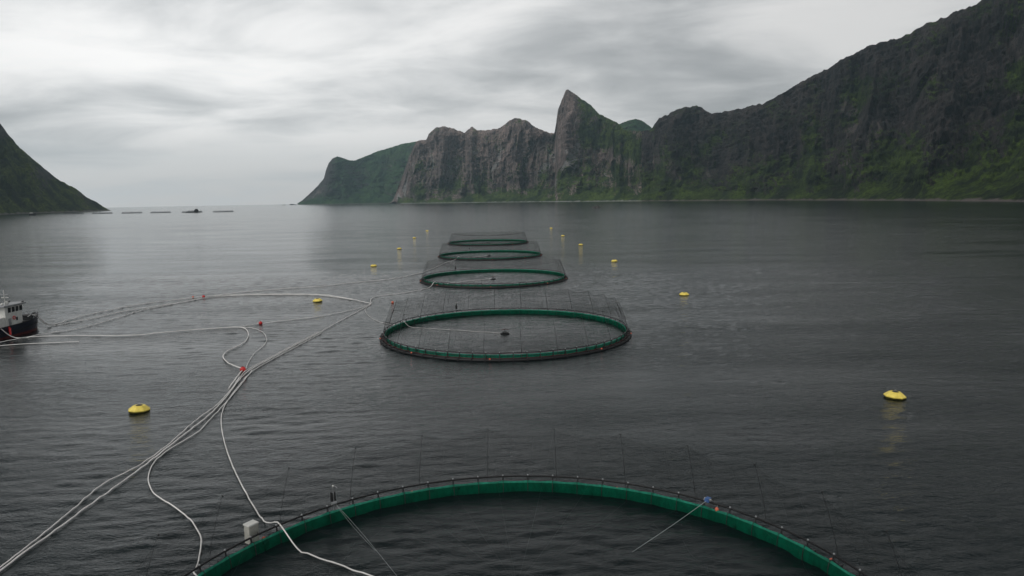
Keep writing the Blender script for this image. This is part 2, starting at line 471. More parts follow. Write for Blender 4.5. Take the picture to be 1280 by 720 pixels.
MAIN = [(-1362, 8260, 30, -1225, 7850), (-1315, 8240, 185, -1208, 7830), (-1233, 8208, 363, -1185, 7811), (-1149, 8119, 539, -1112, 7733), (-1058, 8031, 684, -1029, 7644), (-1016, 7986, 698, -989, 7598), (-934, 7945, 702, -903, 7502), (-896, 7899, 763, -869, 7462), (-809, 7858, 823, -781, 7359), (-717, 7817, 834, -687, 7247), (-600, 7727, 797, -574, 7127), (-475, 7585, 739, -456, 6996), (-429, 7538, 776, -413, 6946), (-387, 7490, 795, -375, 6902), (-340, 7442, 748, -329, 6847), (-218, 7297, 736, -215, 6707), (-93, 7149, 740, -98, 6554), (-43, 7100, 769, -53, 6493), (9, 7050, 798, -5, 6426), (61, 7000, 815, 43, 6340), (115, 6949, 800, 92, 6234), (174, 6848, 773, 146, 6113), (217, 6747, 720, 185, 6022), (298, 6543, 655, 259, 5839), (370, 6389, 617, 323, 5671), (399, 6287, 611, 350, 5594), (407, 6237, 658, 358, 5571), (426, 6185, 788, 374, 5525), (460, 6163, 869, 401, 5464), (490, 6150, 940, 426, 5425), (508, 6149, 950, 440, 5403), (565, 6174, 916, 483, 5332), (636, 6197, 871, 535, 5244), (704, 6190, 828, 584, 5154), (769, 6152, 754, 632, 5065), (823, 6044, 707, 678, 4975), (866, 5937, 662, 713, 4888), (893, 5832, 627, 739, 4819), (917, 5676, 564, 767, 4738), (945, 5469, 537, 803, 4631), (980, 5259, 510, 843, 4506), (1009, 5050, 501, 883, 4402), (1021, 4997, 531, 896, 4368), (1045, 4951, 570, 915, 4315), (1090, 4880, 591, 948, 4220), (1151, 4794, 613, 989, 4089), (1199, 4730, 618, 1018, 3985), (1231, 4670, 614, 1039, 3909), (1255, 4633, 599, 1057, 3871), (1274, 4576, 564, 1075, 3832), (1306, 4494, 546, 1104, 3766), (1352, 4397, 548, 1141, 3677), (1403, 4297, 546, 1179, 3576), (1436, 4212, 551, 1205, 3498), (1485, 4089, 559, 1242, 3379), (1554, 3977, 605, 1269, 3206), (1623, 3841, 656, 1290, 3007), (1659, 3750, 675, 1297, 2885), (1675, 3721, 677, 1299, 2837), (1682, 3684, 694, 1299, 2797), (1718, 3590, 713, 1298, 2663), (1747, 3487, 735, 1291, 2524), (1789, 3330, 734, 1289, 2347), (1801, 3278, 735, 1290, 2297), (1811, 3227, 744, 1291, 2248), (1830, 3135, 756, 1290, 2156), (1844, 3057, 756, 1286, 2078), (1854, 2992, 763, 1280, 2013), (1863, 2916, 764, 1272, 1937), (1872, 2862, 774, 1263, 1878), (1900, 2674, 790, 1218, 1661), (1960, 2337, 777, 1242, 1426), (2033, 1926, 678, 1248, 1135), (2109, 1520, 501, 1233, 854)]
AB = [(-3136, 10335, 28, -2990, 9857), (-3051, 10256, 57, -2926, 9831), (-2934, 10186, 136, -2824, 9789), (-2772, 10128, 264, -2672, 9724), (-2667, 10104, 375, -2572, 9680), (-2630, 10093, 487, -2541, 9666), (-2586, 10094, 583, -2497, 9646), (-2524, 10089, 649, -2435, 9617), (-2458, 10105, 677, -2361, 9582), (-2384, 10174, 651, -2262, 9535), (-2320, 10240, 625, -2178, 9500), (-2253, 10358, 636, -2082, 9458), (-2101, 10492, 711, -1904, 9378), (-1970, 10568, 773, -1763, 9311), (-1759, 10605, 830, -1555, 9208), (-1610, 10578, 873, -1418, 9137), (-1385, 10509, 899, -1216, 9026), (-1139, 10438, 912, -995, 8898), (-890, 10261, 836, -781, 8765)]
EP = [(992, 7434, 626, 872, 6542), (1131, 7414, 778, 997, 6524), (1237, 7397, 815, 1091, 6509), (1309, 7385, 829, 1156, 6498), (1373, 7373, 810, 1213, 6488), (1454, 7358, 754, 1284, 6474), (1558, 7336, 649, 1376, 6455), (1756, 7291, 480, 1551, 6415)]
HL = [(-2938, 2564, 934, -1769, 1470), (-2855, 2802, 954, -1881, 1762), (-2730, 3126, 890, -1950, 2147), (-2675, 3367, 701, -2073, 2536), (-2616, 3661, 460, -2146, 2953), (-2616, 3698, 423, -2166, 3017), (-2607, 3778, 343, -2211, 3167), (-2579, 3881, 259, -2268, 3386), (-2549, 3960, 190, -2306, 3564), (-2509, 4068, 131, -2345, 3791), (-2483, 4131, 77, -2368, 3937), (-2465, 4177, 54, -2383, 4039), (-2447, 4222, 22, -2396, 4141), (-2429, 4255, 2, -2406, 4223)]
# the long wall of cliffs is cut in two: the far cliffs up to the horn, and the near massif behind the shore on the right
def veg_far(s, x, z, nz, n, hol):
    v = 0.70*sst(nz, 0.40, 0.70)+1.0*(0.32-s)+0.65*n+0.17-0.60*hol
    flank = sst(x, 560, 660)*(1-sst(x, 1010, 1060))            # grassy back of the horn
    face = sst(x, 380, 410)*(1-sst(x, 500, 590))               # its bare rock face
    return v+flank*(0.95*sst(s, 0.48, 0.62)+0.20)-0.45*face*sst(s, 0.25, 0.45)
def veg_near(s, x, z, nz, n, hol):
    return 0.75*sst(nz, 0.42, 0.74)+0.85*(0.36-s)+0.85*n+0.18-0.65*hol
def veg_cape(s, a, z, nz, n, hol):
    return 0.5+0.5*sst(nz, 0.3, 0.6)+0.35*n-0.55*(1-sst(a, -2560, -2420))*sst(s, 0.3, 0.6)
def veg_hill(s, a, z, nz, n, hol):
    return 0.80+0.45*n-1.0*sst(z, 330, 480)
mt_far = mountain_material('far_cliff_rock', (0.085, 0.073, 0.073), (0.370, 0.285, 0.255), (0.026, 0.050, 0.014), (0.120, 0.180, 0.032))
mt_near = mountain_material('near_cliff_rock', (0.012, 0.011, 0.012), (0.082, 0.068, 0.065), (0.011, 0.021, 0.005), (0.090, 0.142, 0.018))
mt_cape = mountain_material('cape_rock', (0.045, 0.045, 0.047), (0.130, 0.115, 0.110), (0.024, 0.066, 0.030), (0.085, 0.165, 0.060))
mt_hill = mountain_material('hill_turf', (0.050, 0.047, 0.045), (0.110, 0.100, 0.095), (0.016, 0.030, 0.008), (0.120, 0.160, 0.026))
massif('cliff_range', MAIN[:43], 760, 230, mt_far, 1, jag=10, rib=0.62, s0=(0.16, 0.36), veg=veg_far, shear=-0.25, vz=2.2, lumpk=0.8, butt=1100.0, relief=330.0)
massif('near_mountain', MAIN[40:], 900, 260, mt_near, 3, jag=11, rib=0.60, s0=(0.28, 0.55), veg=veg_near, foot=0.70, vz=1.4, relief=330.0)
massif('far_cape', AB, 320, 130, mt_cape, 5, jag=7, rib=0.45, s0=(0.3, 0.6), veg=veg_cape)
massif('back_peak', EP, 160, 120, mt_cape, 6, jag=6, rib=0.5, s0=(0.4, 0.6), veg=veg_cape)
massif('green_hill', HL, 420, 160, mt_hill, 8, jag=6, rib=0.45, s0=(0.5, 0.8), veg=veg_hill, foot=0.7)

def islet(c, lx, ly, h, seed):
    n, mrows = 40, 10
    V = np.zeros((n+1, mrows, 3))
    for i in range(n+1):
        a = 2*PI*(i % n)/n
        for j in range(mrows):
            f = j/(mrows-1)
            q = (1-f)*(1+0.25*float(fbm(np.array([math.cos(a)*1.5+seed]), np.array([math.sin(a)*1.5]), 3, seed)[0]))
            hh = -1.0+(h+1.0)*(1-(1-f)**2)*(0.7+0.5*float(fbm(np.array([q*math.cos(a)*2+seed]), np.array([q*math.sin(a)*2]), 4, seed+3)[0]))
            V[i, j] = (q*lx*math.cos(a), q*ly*math.sin(a), hh)
    o = link('rock_islet', grid_mesh('rock_islet', V, n+1, mrows, M['rockwet']), None, c)
    return tag(o, kind='structure')
islet((229, 1877, 0), 14, 7, 6.5, 2)
islet((-2990, 9620, 0), 60, 40, 14, 4)
islet((-3090, 9560, 0), 35, 25, 9, 6)

# ------------------------------------------------------------------ haze between camera and the far cliffs
hb = MB().box(-8300, 8300, -1000, 15600, -5, 1100)
mt = bpy.data.materials.new('haze'); mt.use_nodes = True
t = NT(mt.node_tree); t.n.clear()
o = t.new('ShaderNodeOutputMaterial'); v = t.new('ShaderNodeVolumePrincipled')
v.inputs['Color'].default_value = (0.62, 0.85, 0.98, 1); v.inputs['Density'].default_value = 3.1e-5
v.inputs['Anisotropy'].default_value = 0.2
t.l.new(v.outputs[0], o.inputs['Volume'])
tag(hb.build('haze', mt), 'thin grey sea haze over the fjord', None, None, 'stuff')

# ------------------------------------------------------------------ fish pens
NP_, NPOLE = 66, 24
def ring(rad, z, n=132, ph=0.0, wob=0.0):
    return [((rad+wob*math.sin(3*2*PI*k/n+1))*math.cos(2*PI*k/n+ph), (rad+wob*math.sin(3*2*PI*k/n+1))*math.sin(2*PI*k/n+ph), z) for k in range(n)]
RAIL_R, RAIL_Z = 24.75, 1.32
me_outer = MB().tube(ring(25.30, 0.13), 0.25, 8, True).mesh('outer_float', M['black'], True)
me_inner = MB().tube(ring(24.62, 0.13), 0.25, 8, True).mesh('inner_float', M['black'], True)
me_rail = MB().tube(ring(RAIL_R, RAIL_Z), 0.08, 6, True).mesh('handrail', M['black'], True)
me_lower = MB().tube(ring(24.62, 0.80), 0.04, 5, True).mesh('lower_rail', M['black'], True)
me_air = MB().tube([(x*(1+0.003*math.sin(i*0.9)), y*(1+0.003*math.sin(i*0.9)), z+0.02*math.sin(i*1.7)) for i, (x, y, z) in enumerate(ring(24.98, 0.47, 198))], 0.04, 5, True).mesh('air_hose', M['redhose'], True)
def jump_net_mesh():
    n = NP_*4; b = MB(); rows = [(24.46, 1.03), (24.38, 0.68), (24.32, 0.30), (24.30, -0.25)]
    for k in range(n):
        a = 2*PI*k/n; f = abs(math.sin(PI*k/4)) if k % 4 else 0.0
        for j, (r_, z_) in enumerate(rows):
            sag = 0.07*f if j == 0 else 0.0
            b.v.append(((r_-0.03*f*(j < 3)+0.015*math.sin(k*2.7+j*1.3))*math.cos(a), (r_-0.03*f*(j < 3)+0.015*math.sin(k*2.7+j*1.3))*math.sin(a), z_-sag))
    for k in range(n):
        k2 = (k+1) % n
        for j in range(3): b.f.append((k*4+j, k2*4+j, k2*4+j+1, k*4+j+1))
    return b
me_jump = jump_net_mesh().mesh('jump_net', M['jumpnet'], True)
sk = MB()
for k in range(132):
    a_ = 2*PI*k/132
    for r_, z_ in ((24.34, 0.84), (24.24, 0.35), (24.22, -0.30)): sk.v.append((r_*math.cos(a_), r_*math.sin(a_), z_))
for k in range(132):
    for j in range(2): sk.f.append((3*k+j, 3*((k+1) % 132)+j, 3*((k+1) % 132)+j+1, 3*k+j+1))
me_skirt = sk.mesh('containment_net', M['skirt'], True)
# a post: bracket over both float pipes, upright, brace (built at azimuth 0)
pb = MB()
pb.box(24.36, 25.60, -0.10, 0.10, 0.30, 0.44)
pb.box(25.40, 25.56, -0.09, 0.09, -0.25, 0.30)
pb.tube([(24.62, 0, 0.4), (24.66, 0, 0.9), (RAIL_R, 0, RAIL_Z-0.02)], 0.075, 6)
pb.tube([(25.3, 0, 0.42), (24.70, 0, 0.95)], 0.035, 5)
pb.box(24.40, 24.68, -0.03, 0.03, 0.98, 1.03)
pb.tube([(24.38, 0, 1.02), (24.26, 0, 0.74), (24.19, 0, 0.30), (24.17, 0, -0.45)], 0.030, 5)
me_post = pb.mesh('post', M['dark'])
me_cap = MB().ball((RAIL_R, 0, RAIL_Z+0.10), 0.085, 8).mesh('cap', M['grey'], True)
# bird-net pole (azimuth 0): whippy rod bending inwards
PTOP = (23.0, 6.55)
def pole_pt(f): return (24.9+(PTOP[0]-24.9)*f**1.4, 0, 0.42+(PTOP[1]-0.42)*f)
bp_ = MB().tube([pole_pt(i/8) for i in range(9)], [0.020-0.010*i/8 for i in range(9)], 6)
me_pole = bp_.mesh('bird_net_pole', M['dark'], True)
me_tip = MB().ball((PTOP[0], 0, PTOP[1]), 0.06, 8).mesh('pole_tip', M['black'], True)
def bird_net_mesh():
    n = NPOLE*6; b = MB(); prof = []
    rows = [('s', i/5) for i in range(6)]+[('t', i/8) for i in range(1, 9)]
    for k in range(n):
        a = 2*PI*k/n+R(6); f = math.sin(PI*(k % 6)/6)
        for kd, q in rows:
            if kd == 's':
                r_ = RAIL_R+(PTOP[0]-RAIL_R)*q**1.3-0.45*f*q; z_ = RAIL_Z+(PTOP[1]-RAIL_Z)*q-0.55*f*q
            else:
                r_ = (PTOP[0]-0.45*f)*(1-q)+0.02; z_ = PTOP[1]-0.55*f*(1-q)-1.7*(1-(1-q)**2)
            b.v.append((r_*math.cos(a), r_*math.sin(a), z_))
    m_ = len(rows)
    for k in range(n):
        k2 = (k+1) % n
        for j in range(m_-1): b.f.append((k*m_+j, k2*m_+j, k2*m_+j+1, k*m_+j+1))
    return b, m_, n
bnet, bm_, bn_ = bird_net_mesh()
me_bird = bnet.mesh('bird_net', M['birdnet'], True)
def net_ropes(r_ring, r_side, r_roof, step):
    rp = MB()
    rp.tube([bnet.v[k*bm_+5] for k in range(bn_)], r_ring, 4, True)
    for k in range(0, bn_, step):
        rp.tube([bnet.v[k*bm_+j] for j in range(0, 6)], r_side, 3, caps=False)
    for k in range(0, bn_, 6):
        rp.tube([bnet.v[k*bm_+j] for j in range(5, bm_)], r_roof, 3, caps=False)
    for j in (1, 2, 3, 4, 7, 9):
        rp.tube([bnet.v[k*bm_+j] for k in range(bn_)], r_side*0.7, 3, True, caps=False)
    return rp.mesh('net_rope', M['dark'])
me_nrope = net_ropes(0.005, 0.005, 0.0025, 2)
me_nrope2 = net_ropes(0.016, 0.010, 0.004, 1)
bp2 = MB().tube([pole_pt(i/8) for i in range(9)], [0.042-0.018*i/8 for i in range(9)], 6)
me_pole2 = bp2.mesh('bird_net_pole', M['dark'], True)
me_mark = MB().ball((25.42, 0, 0.42), 0.17, 10, 0.8).mesh('marker_float', M['orange'], True)
PENS = [((0.0, 38.3), 'green netted fish pen with a white cabinet standing on its floating collar'),
        ((-1.45, 141.0), 'second fish pen in the row counting from the pen with the cabinet'),
        ((-6.2, 239.8), 'third fish pen in the row, where one pale hose crosses its rim'),
        ((-10.4, 340.0), 'fourth fish pen in the row counting from the pen with the cabinet'),
        ((-14.5, 441.0), 'fifth and last fish pen in the row, farthest out in the fjord')]
for i, ((x, y), lab) in enumerate(PENS):
    p = thing('fish_pen', lab, 'fish pen', (x, y, 0), R(0.7*i), 'round green fish pens in a row')
    for nm, me in (('outer_float', me_outer), ('inner_float', me_inner), ('handrail', me_rail), ('lower_rail', me_lower),
                   ('air_hose', me_air), ('jump_net', me_jump), ('containment_net', me_skirt), ('bird_net', me_bird), ('net_rope', me_nrope if i == 0 else me_nrope2)):
        link(nm, me, p)
    for k in range(NP_):
        q = link('post', me_post, p, None, 2*PI*k/NP_)
        if i < 3: link('cap', me_cap, q)
    for k in range(NPOLE):
        q = link('bird_net_pole', me_pole if i == 0 else me_pole2, p, None, 2*PI*k/NPOLE+R(6))
        if i < 3: link('pole_tip', me_tip, q)
    for k in range(9):
        link('marker_float', me_mark, p, None, R(-172+40*k+5*math.sin(k*2.1+i)))

# ------------------------------------------------------------------ mooring buoys
BUOYS = [(51.1, 90.7, 1, 'between the first and second pens, towards the cliffs'), (47.8, 191.6, 1, 'between the second and third pens, towards the cliffs'),
         (44.1, 297.4, 1, 'between the third and fourth pens, towards the cliffs'), (40.5, 405.7, 1, 'between the fourth and fifth pens, towards the cliffs'),
         (37.5, 505.0, 1, 'just past the last pen, towards the cliffs'), (36.8, 640.0, 1, 'farthest out past the last pen, towards the cliffs'),
         (-50.2, 90.5, 1, 'off the first pen, below the workboat\'s hoses'), (-54.1, 191.6, 1, 'beside the long hose bundle'),
         (-58.6, 294.6, 1, 'beyond the hoses, level with the gap after the third pen'), (-64.2, 398.6, 1, 'between the fourth and fifth pens, towards the green hill'),
         (-71.1, 512.0, 1, 'just past the last pen, towards the green hill'), (-75.6, 629.0, 1, 'farthest out past the last pen, towards the green hill')]
bprof = [(0.75, -0.55), (1.22, -0.05), (1.38, 0.20), (1.38, 0.32), (0.80, 0.80), (0.72, 0.84)]
me_bb = MB().lathe(bprof, 8, ph=R(12)).mesh('body', M['yellow'])
me_bt = MB().lathe([(0.42, 0.82), (0.42, 0.88), (0.34, 0.91)], 12).mesh('top_plate', M['dark'])
me_be = MB().tube([(0.16*math.cos(a), 0, 0.90+0.18*math.sin(a)) for a in [PI*i/8 for i in range(9)]], 0.035, 5).mesh('lifting_eye', M['grey'])
me_bs = MB().lathe([(1.235, -0.05), (1.40, 0.205), (1.38, 0.21)], 8, ph=R(12), cap=False).mesh('waterline_band', M['olive'])
for i, (x, y, s_, where) in enumerate(BUOYS):
    b = thing('mooring_buoy', 'yellow faceted mooring buoy floating '+where, 'buoy', (x, y, float(surf_z(x, y))*0.5-0.02), R(17*i*1.7), 'yellow mooring buoys')
    b.rotation_euler.x = R(3*math.sin(i*2.3)); b.rotation_euler.y = R(3*math.cos(i*1.7))
    link('body', me_bb, b); link('top_plate', me_bt, b); link('lifting_eye', me_be, b); link('waterline_band', me_bs, b)

# small hose floats
FL = [(-44.5, 112.0, 0.48, 'red', 'round red float tied where the pale hoses come together'), (-57.6, 156.9, 0.42, 'red', 'red float on the middle hose near its loop'),
      (-91.6, 204.9, 0.42, 'red', 'red float on the long hose leading to the workboat'), (-94.6, 204.6, 0.3, 'orange', 'small orange float next to a red one on the long hose'),
      (-32.3, 186.0, 0.36, 'orange', 'orange float beside the hose junction near the second pen')]
for x, y, r_, c_, lab in FL:
    f = thing('hose_float', lab, 'float', (x, y, float(surf_z(x, y))))
    MB().ball((0, 0, r_*0.55), r_, 14).build('ball', M[c_], f, True)
    MB().lathe([(r_*0.25, r_*1.45), (r_*0.22, r_*1.68), (r_*0.1, r_*1.72)], 8).build('eyelet', M['dark'], f)

# ------------------------------------------------------------------ feed hoses
def hose(pts, rad, label, name='feed_hose', mat='hose', step=0.6):
    P = []
    for p in pts: P.append((p[0], p[1], p[2] if len(p) > 2 else 0.0))
    C_ = catmull(P, step)
    A_ = np.array(C_)
    A_[:, 2] = np.maximum(A_[:, 2], 0)
    fl = A_[:, 2] < 0.02
    A_[fl, 2] += surf_z(A_[fl, 0], A_[fl, 1])*0.9+0.05+0.9*rad
    b = MB().tube([tuple(p) for p in A_], rad*0.66, 6)
    return tag(b.build(name, M[mat], None, True), label, 'hose', 'pale floating feed hoses')
hose([(-39.0, 46.4), (-39.4, 49.9), (-39.6, 53.9), (-40.1, 59.7), (-40.7, 65.9), (-39.8, 69.9), (-39.6, 75.6), (-40.5, 85.9), (-40.6, 92.1), (-41.8, 100.2), (-43.5, 108.7), (-43.9, 113.0), (-43.2, 121.4), (-42.3, 132.1), (-41.1, 145.0)], 0.085, 'pale feed hose running outermost in the bundle beside the first pen')
hose([(-38.7, 46.1), (-39.0, 49.6), (-39.1, 53.2), (-39.0, 56.7), (-39.1, 60.8), (-39.0, 65.8), (-39.1, 72.4), (-39.4, 80.1), (-39.7, 87.8), (-40.9, 96.4), (-42.7, 105.7), (-43.4, 112.4), (-42.8, 121.1), (-41.9, 131.9), (-40.7, 144.8), (-39.8, 158.3), (-38.8, 170.7), (-37.8, 184.5)], 0.112, 'long pale feed hose passing straight from bundle to the hose junction')
hose([(-43.0, 111.9), (-41.6, 104.3), (-40.0, 94.8), (-38.9, 86.8), (-38.2, 81.2), (-38.6, 77.1), (-38.8, 74.0), (-38.4, 71.0), (-37.1, 67.5), (-35.6, 64.9), (-33.9, 62.8), (-31.3, 60.5), (-28.8, 58.1), (-27.1, 56.0), (-25.8, 54.0), (-24.8, 51.4), (-24.1, 49.3, 0.25), (-23.7, 48.0, 0.62), (-22.9, 46.9, 0.9), (-21.8, 46.3, 0.3), (-20, 45.5), (-12, 42), (-3, 39.4)], 0.085, 'pale feed hose bending in an S to the first pen beside the cabinet')
hose([(-40.2, 143.9), (-41.3, 131.2), (-42.3, 120.5), (-42.7, 111.3), (-41.5, 102.9), (-39.9, 94.3), (-38.4, 88.8), (-36.0, 82.8), (-32.6, 75.7), (-29.3, 69.5), (-26.3, 64.3), (-23.2, 59.2), (-21.8, 57.2, 0.05), (-20.5, 55.4, 0.75), (-19.5, 54.1, 1.42), (-18.6, 53.2, 1.0), (-17.8, 52.5, 0.4), (-16.9, 51.7, 0.03), (-15.7, 50.9), (-14.5, 50.2), (-12.3, 48.9), (-8, 46), (-2, 40)], 0.09, 'pale feed hose draped over the first pen\'s handrail into the pen')
hose([(-42.3, 100.6), (-44.0, 108.8), (-44.8, 112.6), (-46.3, 114.3), (-49.0, 117.3), (-51.4, 121.1), (-52.7, 124.4), (-53.2, 128.5), (-52.9, 132.8), (-53.7, 138.3), (-56.1, 145.3), (-59.2, 151.1), (-62.0, 152.3), (-69.4, 150.2), (-75.7, 147.1), (-81.2, 144.5), (-90.1, 145.3), (-97.0, 145.6), (-102.0, 145.0), (-104.6, 144.0, 0.25), (-105.7, 143.0, 1.5), (-106.3, 142.2, 2.75), (-107.0, 141.7, 2.8), (-108.6, 141.2, 2.2)], 0.145, 'pale feed hose hung over the workboat\'s side, kinked at the red float')
hose([(-42.9, 104.8), (-44.0, 111.4), (-45.6, 117.1), (-47.3, 124.7), (-48.0, 131.0), (-49.1, 136.3), (-51.8, 143.2), (-54.5, 147.9), (-57.2, 151.1), (-60.6, 152.5), (-66, 151.4)], 0.075, 'pale feed hose curving in one smooth bow above the round red float')
hose([(-61.0, 152.4), (-57.6, 156.9), (-52.5, 160.6), (-46.4, 165.6), (-40.7, 174.7), (-37.8, 184.3)], 0.102, 'thin pale hose from the middle float up to the junction')
hose([(-37.8, 184.7), (-45.0, 193.8), (-51.1, 200.3), (-57.8, 205.4), (-69.8, 207.9), (-82.1, 208.6), (-90.2, 206.0), (-97.9, 198.6), (-103.7, 190.0), (-106.4, 179.3), (-107.6, 172.0), (-107.4, 164.5), (-107.3, 158.6, 0.6), (-107.5, 155.2, 3.4), (-108.4, 154.2, 3.2)], 0.145, 'pale feed hose reaching the workboat\'s bow in a wide arc')
hose([(-44.8, 193.0), (-50.7, 198.8), (-57.4, 203.8), (-69.3, 206.4), (-81.4, 206.7), (-89.0, 203.2), (-93.1, 193.2), (-97.9, 185.0), (-101.2, 177.4), (-102.7, 167.9), (-105.0, 162.3), (-106.5, 157.6, 0.5), (-107.2, 154.2, 3.4), (-108.0, 153.2, 3.2)], 0.145, 'pale feed hose running inside the wide arc to the workboat\'s bow')
hose([(-90.9, 201.2), (-94.0, 190.3), (-96.8, 180.8), (-96.8, 168.5), (-96.9, 159.7), (-98.2, 152.9), (-101.0, 148.9), (-103.0, 144.3), (-104.8, 139.9), (-107.1, 133.4)], 0.119, 'pale feed hose floating along beside the workboat\'s hull')
hose([(-88.0, 138.9), (-95.3, 137.9), (-99.6, 137.1), (-102.1, 136.2), (-106.5, 133.0)], 0.111, 'short pale hose lying off the workboat\'s side')
hose([(-90.2, 205.7), (-84.3, 213.9), (-76.3, 219.5), (-62.7, 225.7), (-54.2, 234.3), (-45.1, 241.2), (-39.0, 250.2), (-35.8, 259.0), (-33.4, 268), (-31, 285), (-29, 305), (-26, 319, 0.2), (-24.6, 321.8, 1.38), (-23, 324, 0.2), (-18, 332), (-11.5, 339.5)], 0.136, 'pale feed hose passing outside the third pen on its way outward')
hose([(-37.8, 184.5), (-39.5, 192.9), (-39.3, 199.3), (-36.4, 202.3), (-31.2, 206.9), (-27.5, 213.8), (-25.9, 219.0, 0.2), (-24.8, 222.4, 1.40), (-23.6, 225, 0.2), (-18, 231), (-7.0, 239)], 0.128, 'pale feed hose lying over the third pen\'s rim to its spreader')
hose([(-37.8, 184.5), (-37.8, 178.3), (-36.7, 171.7), (-34.2, 164.3), (-31.5, 158.5), (-28.6, 154.4), (-26.0, 152.2), (-25.0, 151.2, 0.35), (-24.0, 150.3, 1.40), (-22.8, 149.6, 0.3), (-20.6, 148.3), (-16.6, 146.6), (-10.3, 143.8), (-2.6, 140.6)], 0.055, 'pale feed hose looping over the second pen\'s rim to its spreader')
# dark weighted mooring line next to that hose
hose([(-29.4, 156.0), (-28.0, 154.6), (-26.9, 153.7)], 0.11, 'short black coupling length on the hose outside the second pen', 'hose_coupling', 'black')

# ------------------------------------------------------------------ feed spreaders in the pens
def spreader(x, y, lab):
    s_ = thing('feed_spreader', lab, 'spreader', (x, y, 0), 0.3, 'feed spreaders in the pens'); s_.scale = (0.75, 0.75, 0.85)
    MB().tube([(1.1*math.cos(2*PI*k/20), 1.1*math.sin(2*PI*k/20), 0.12) for k in range(20)], 0.16, 6, True).build('float_ring', M['black'], s_, True)
    for k in range(4):
        a = PI/2*k+0.4
        MB().tube([(1.1*math.cos(a), 1.1*math.sin(a), 0.2), (0.12*math.cos(a), 0.12*math.sin(a), 0.75)], 0.045, 5).build('strut', M['dark'], s_)
    MB().tube([(0, 0, 0.2), (0, 0, 1.25)], 0.09, 8).build('riser', M['dark'], s_)
    MB().tube([(-1.0, 0.1, 1.0), (0, 0, 1.25), (0.9, -0.1, 1.05), (1.0, -0.12, 0.85)], 0.06, 6).build('spinner_pipe', M['redhose'], s_)
spreader(-1.6, 139.8, 'dark feed spreader floating in the middle of the second pen')
spreader(-6.4, 238.6, 'dark feed spreader floating in the middle of the third pen')
spreader(-10.8, 339.6, 'dark feed spreader floating in the middle of the fourth pen')
spreader(-14.8, 440.6, 'dark feed spreader floating in the middle of the fifth pen')
spreader(0.0, 38.3, 'dark feed spreader in the pen with the cabinet')

# ------------------------------------------------------------------ equipment on the collars
c = thing('equipment_cabinet', 'white upright cabinet standing on the first pen\'s collar', 'cabinet', (-21.15, 52.75, 0.46), R(55))
b = MB().box(-0.42, 0.42, -0.34, 0.34, 0.0, 1.5); b.build('body', M['offwhite'], c)
MB().box(-0.48, 0.48, -0.40, 0.40, 1.5, 1.60, (0.92, 0.92)).build('lid', M['white'], c)
MB().box(-0.34, 0.34, -0.362, -0.342, 0.12, 1.38).build('door', M['offwhite'], c)
MB().box(0.24, 0.28, -0.39, -0.362, 0.65, 0.85).build('handle', M['dark'], c)
MB().box(-0.5, 0.5, -0.42, 0.42, -0.10, 0.0).build('base_frame', M['dark'], c)
def camera_winch(x, y, z, rz, lab, s=1.0):
    w_ = thing('camera_winch', lab, 'winch', (x, y, z), rz, 'camera winches clamped to pen rails')
    MB().tube([(0, 0, -0.9), (0, 0, 1.6*s)], 0.06, 6).build('mast', M['grey' if s == 1.0 else 'dark'], w_)
    MB().box(-0.28, 0.02, -0.2, 0.2, 0.35*s, 1.15*s, (0.85, 0.9)).build('motor_box', M['dark'], w_)
    MB().tube([(0, -0.22, 0.2), (0, 0.22, 0.2)], 0.16, 10).build('drum', M['grey'], w_)
    MB().tube([(0, 0, 1.5*s), (0.35, 0, 1.85*s), (0.8, 0, 1.8*s)], 0.035, 5).build('davit', M['grey'], w_)
    MB().ball((0, 0, 1.72*s), 0.1, 8).build('lamp_cap', M['white'], w_, True)
camera_winch(-15.7, 57.3, 1.35, R(-50), 'grey camera winch mast with white tip clamped to the first pen\'s rail')
camera_winch(-13.2, 162.8, 1.35, R(-60), 'dark camera winch standing on the second pen\'s far rail', 1.1)
camera_winch(-21.0, 259.5, 1.35, R(-60), 'dark camera winch standing on the third pen\'s far rail', 1.1)
camera_winch(-21.8, 361.8, 1.35, R(-60), 'dark camera winch standing on the fourth pen\'s far rail', 1.0)
bw = thing('hand_winch', 'small blue hand winch on the first pen\'s rail, towards the cliffs', 'winch', (16.45, 56.75, 1.42), R(-132))
MB().box(-0.28, 0.28, -0.2, 0.2, -0.05, 0.26, (0.8, 0.9)).build('housing', M['blue'], bw)
MB().tube([(0.05, -0.3, 0.12), (0.05, 0.3, 0.12)], 0.13, 10).build('drum', M['grey'], bw)
MB().tube([(0, 0.3, 0.12), (0, 0.38, 0.12), (0.25, 0.38, 0.3)], 0.025, 5).build('crank', M['white'], bw)
of = thing('net_weight_float', 'little orange float hung on the green netting beside the blue winch', 'float', (17.0, 56.0, 0.95))
MB().ball((0, 0, 0), 0.17, 10, 1.3).build('ball', M['orange'], of, True)
MB().tube([(0, 0, 0.2), (0.15, 0.2, 0.38)], 0.015, 4).build('cord', M['rope'], of)
def line(pts, r_, lab, name='rope'):
    return tag(MB().tube([tuple(p) for p in catmull(pts, 1.5)], r_, 5).build(name, M['rope'], None, True), lab, 'rope')
line([(16.4, 56.7, 1.5), (12.8, 53.9, 0.7), (8.6, 50.7, -0.1)], 0.02, 'pale taut rope from the blue winch down to the water')
line([(-15.6, 57.2, 1.6), (-12.4, 53.2, 0.75), (-8.6, 47.8, -0.1)], 0.010, 'thin grey line from the winch mast into the first pen')
line([(-15.5, 57.2, 1.4), (-13.3, 54.4, 0.6), (-10.9, 51.6, -0.1)], 0.008, 'shorter thin grey line below the winch mast')

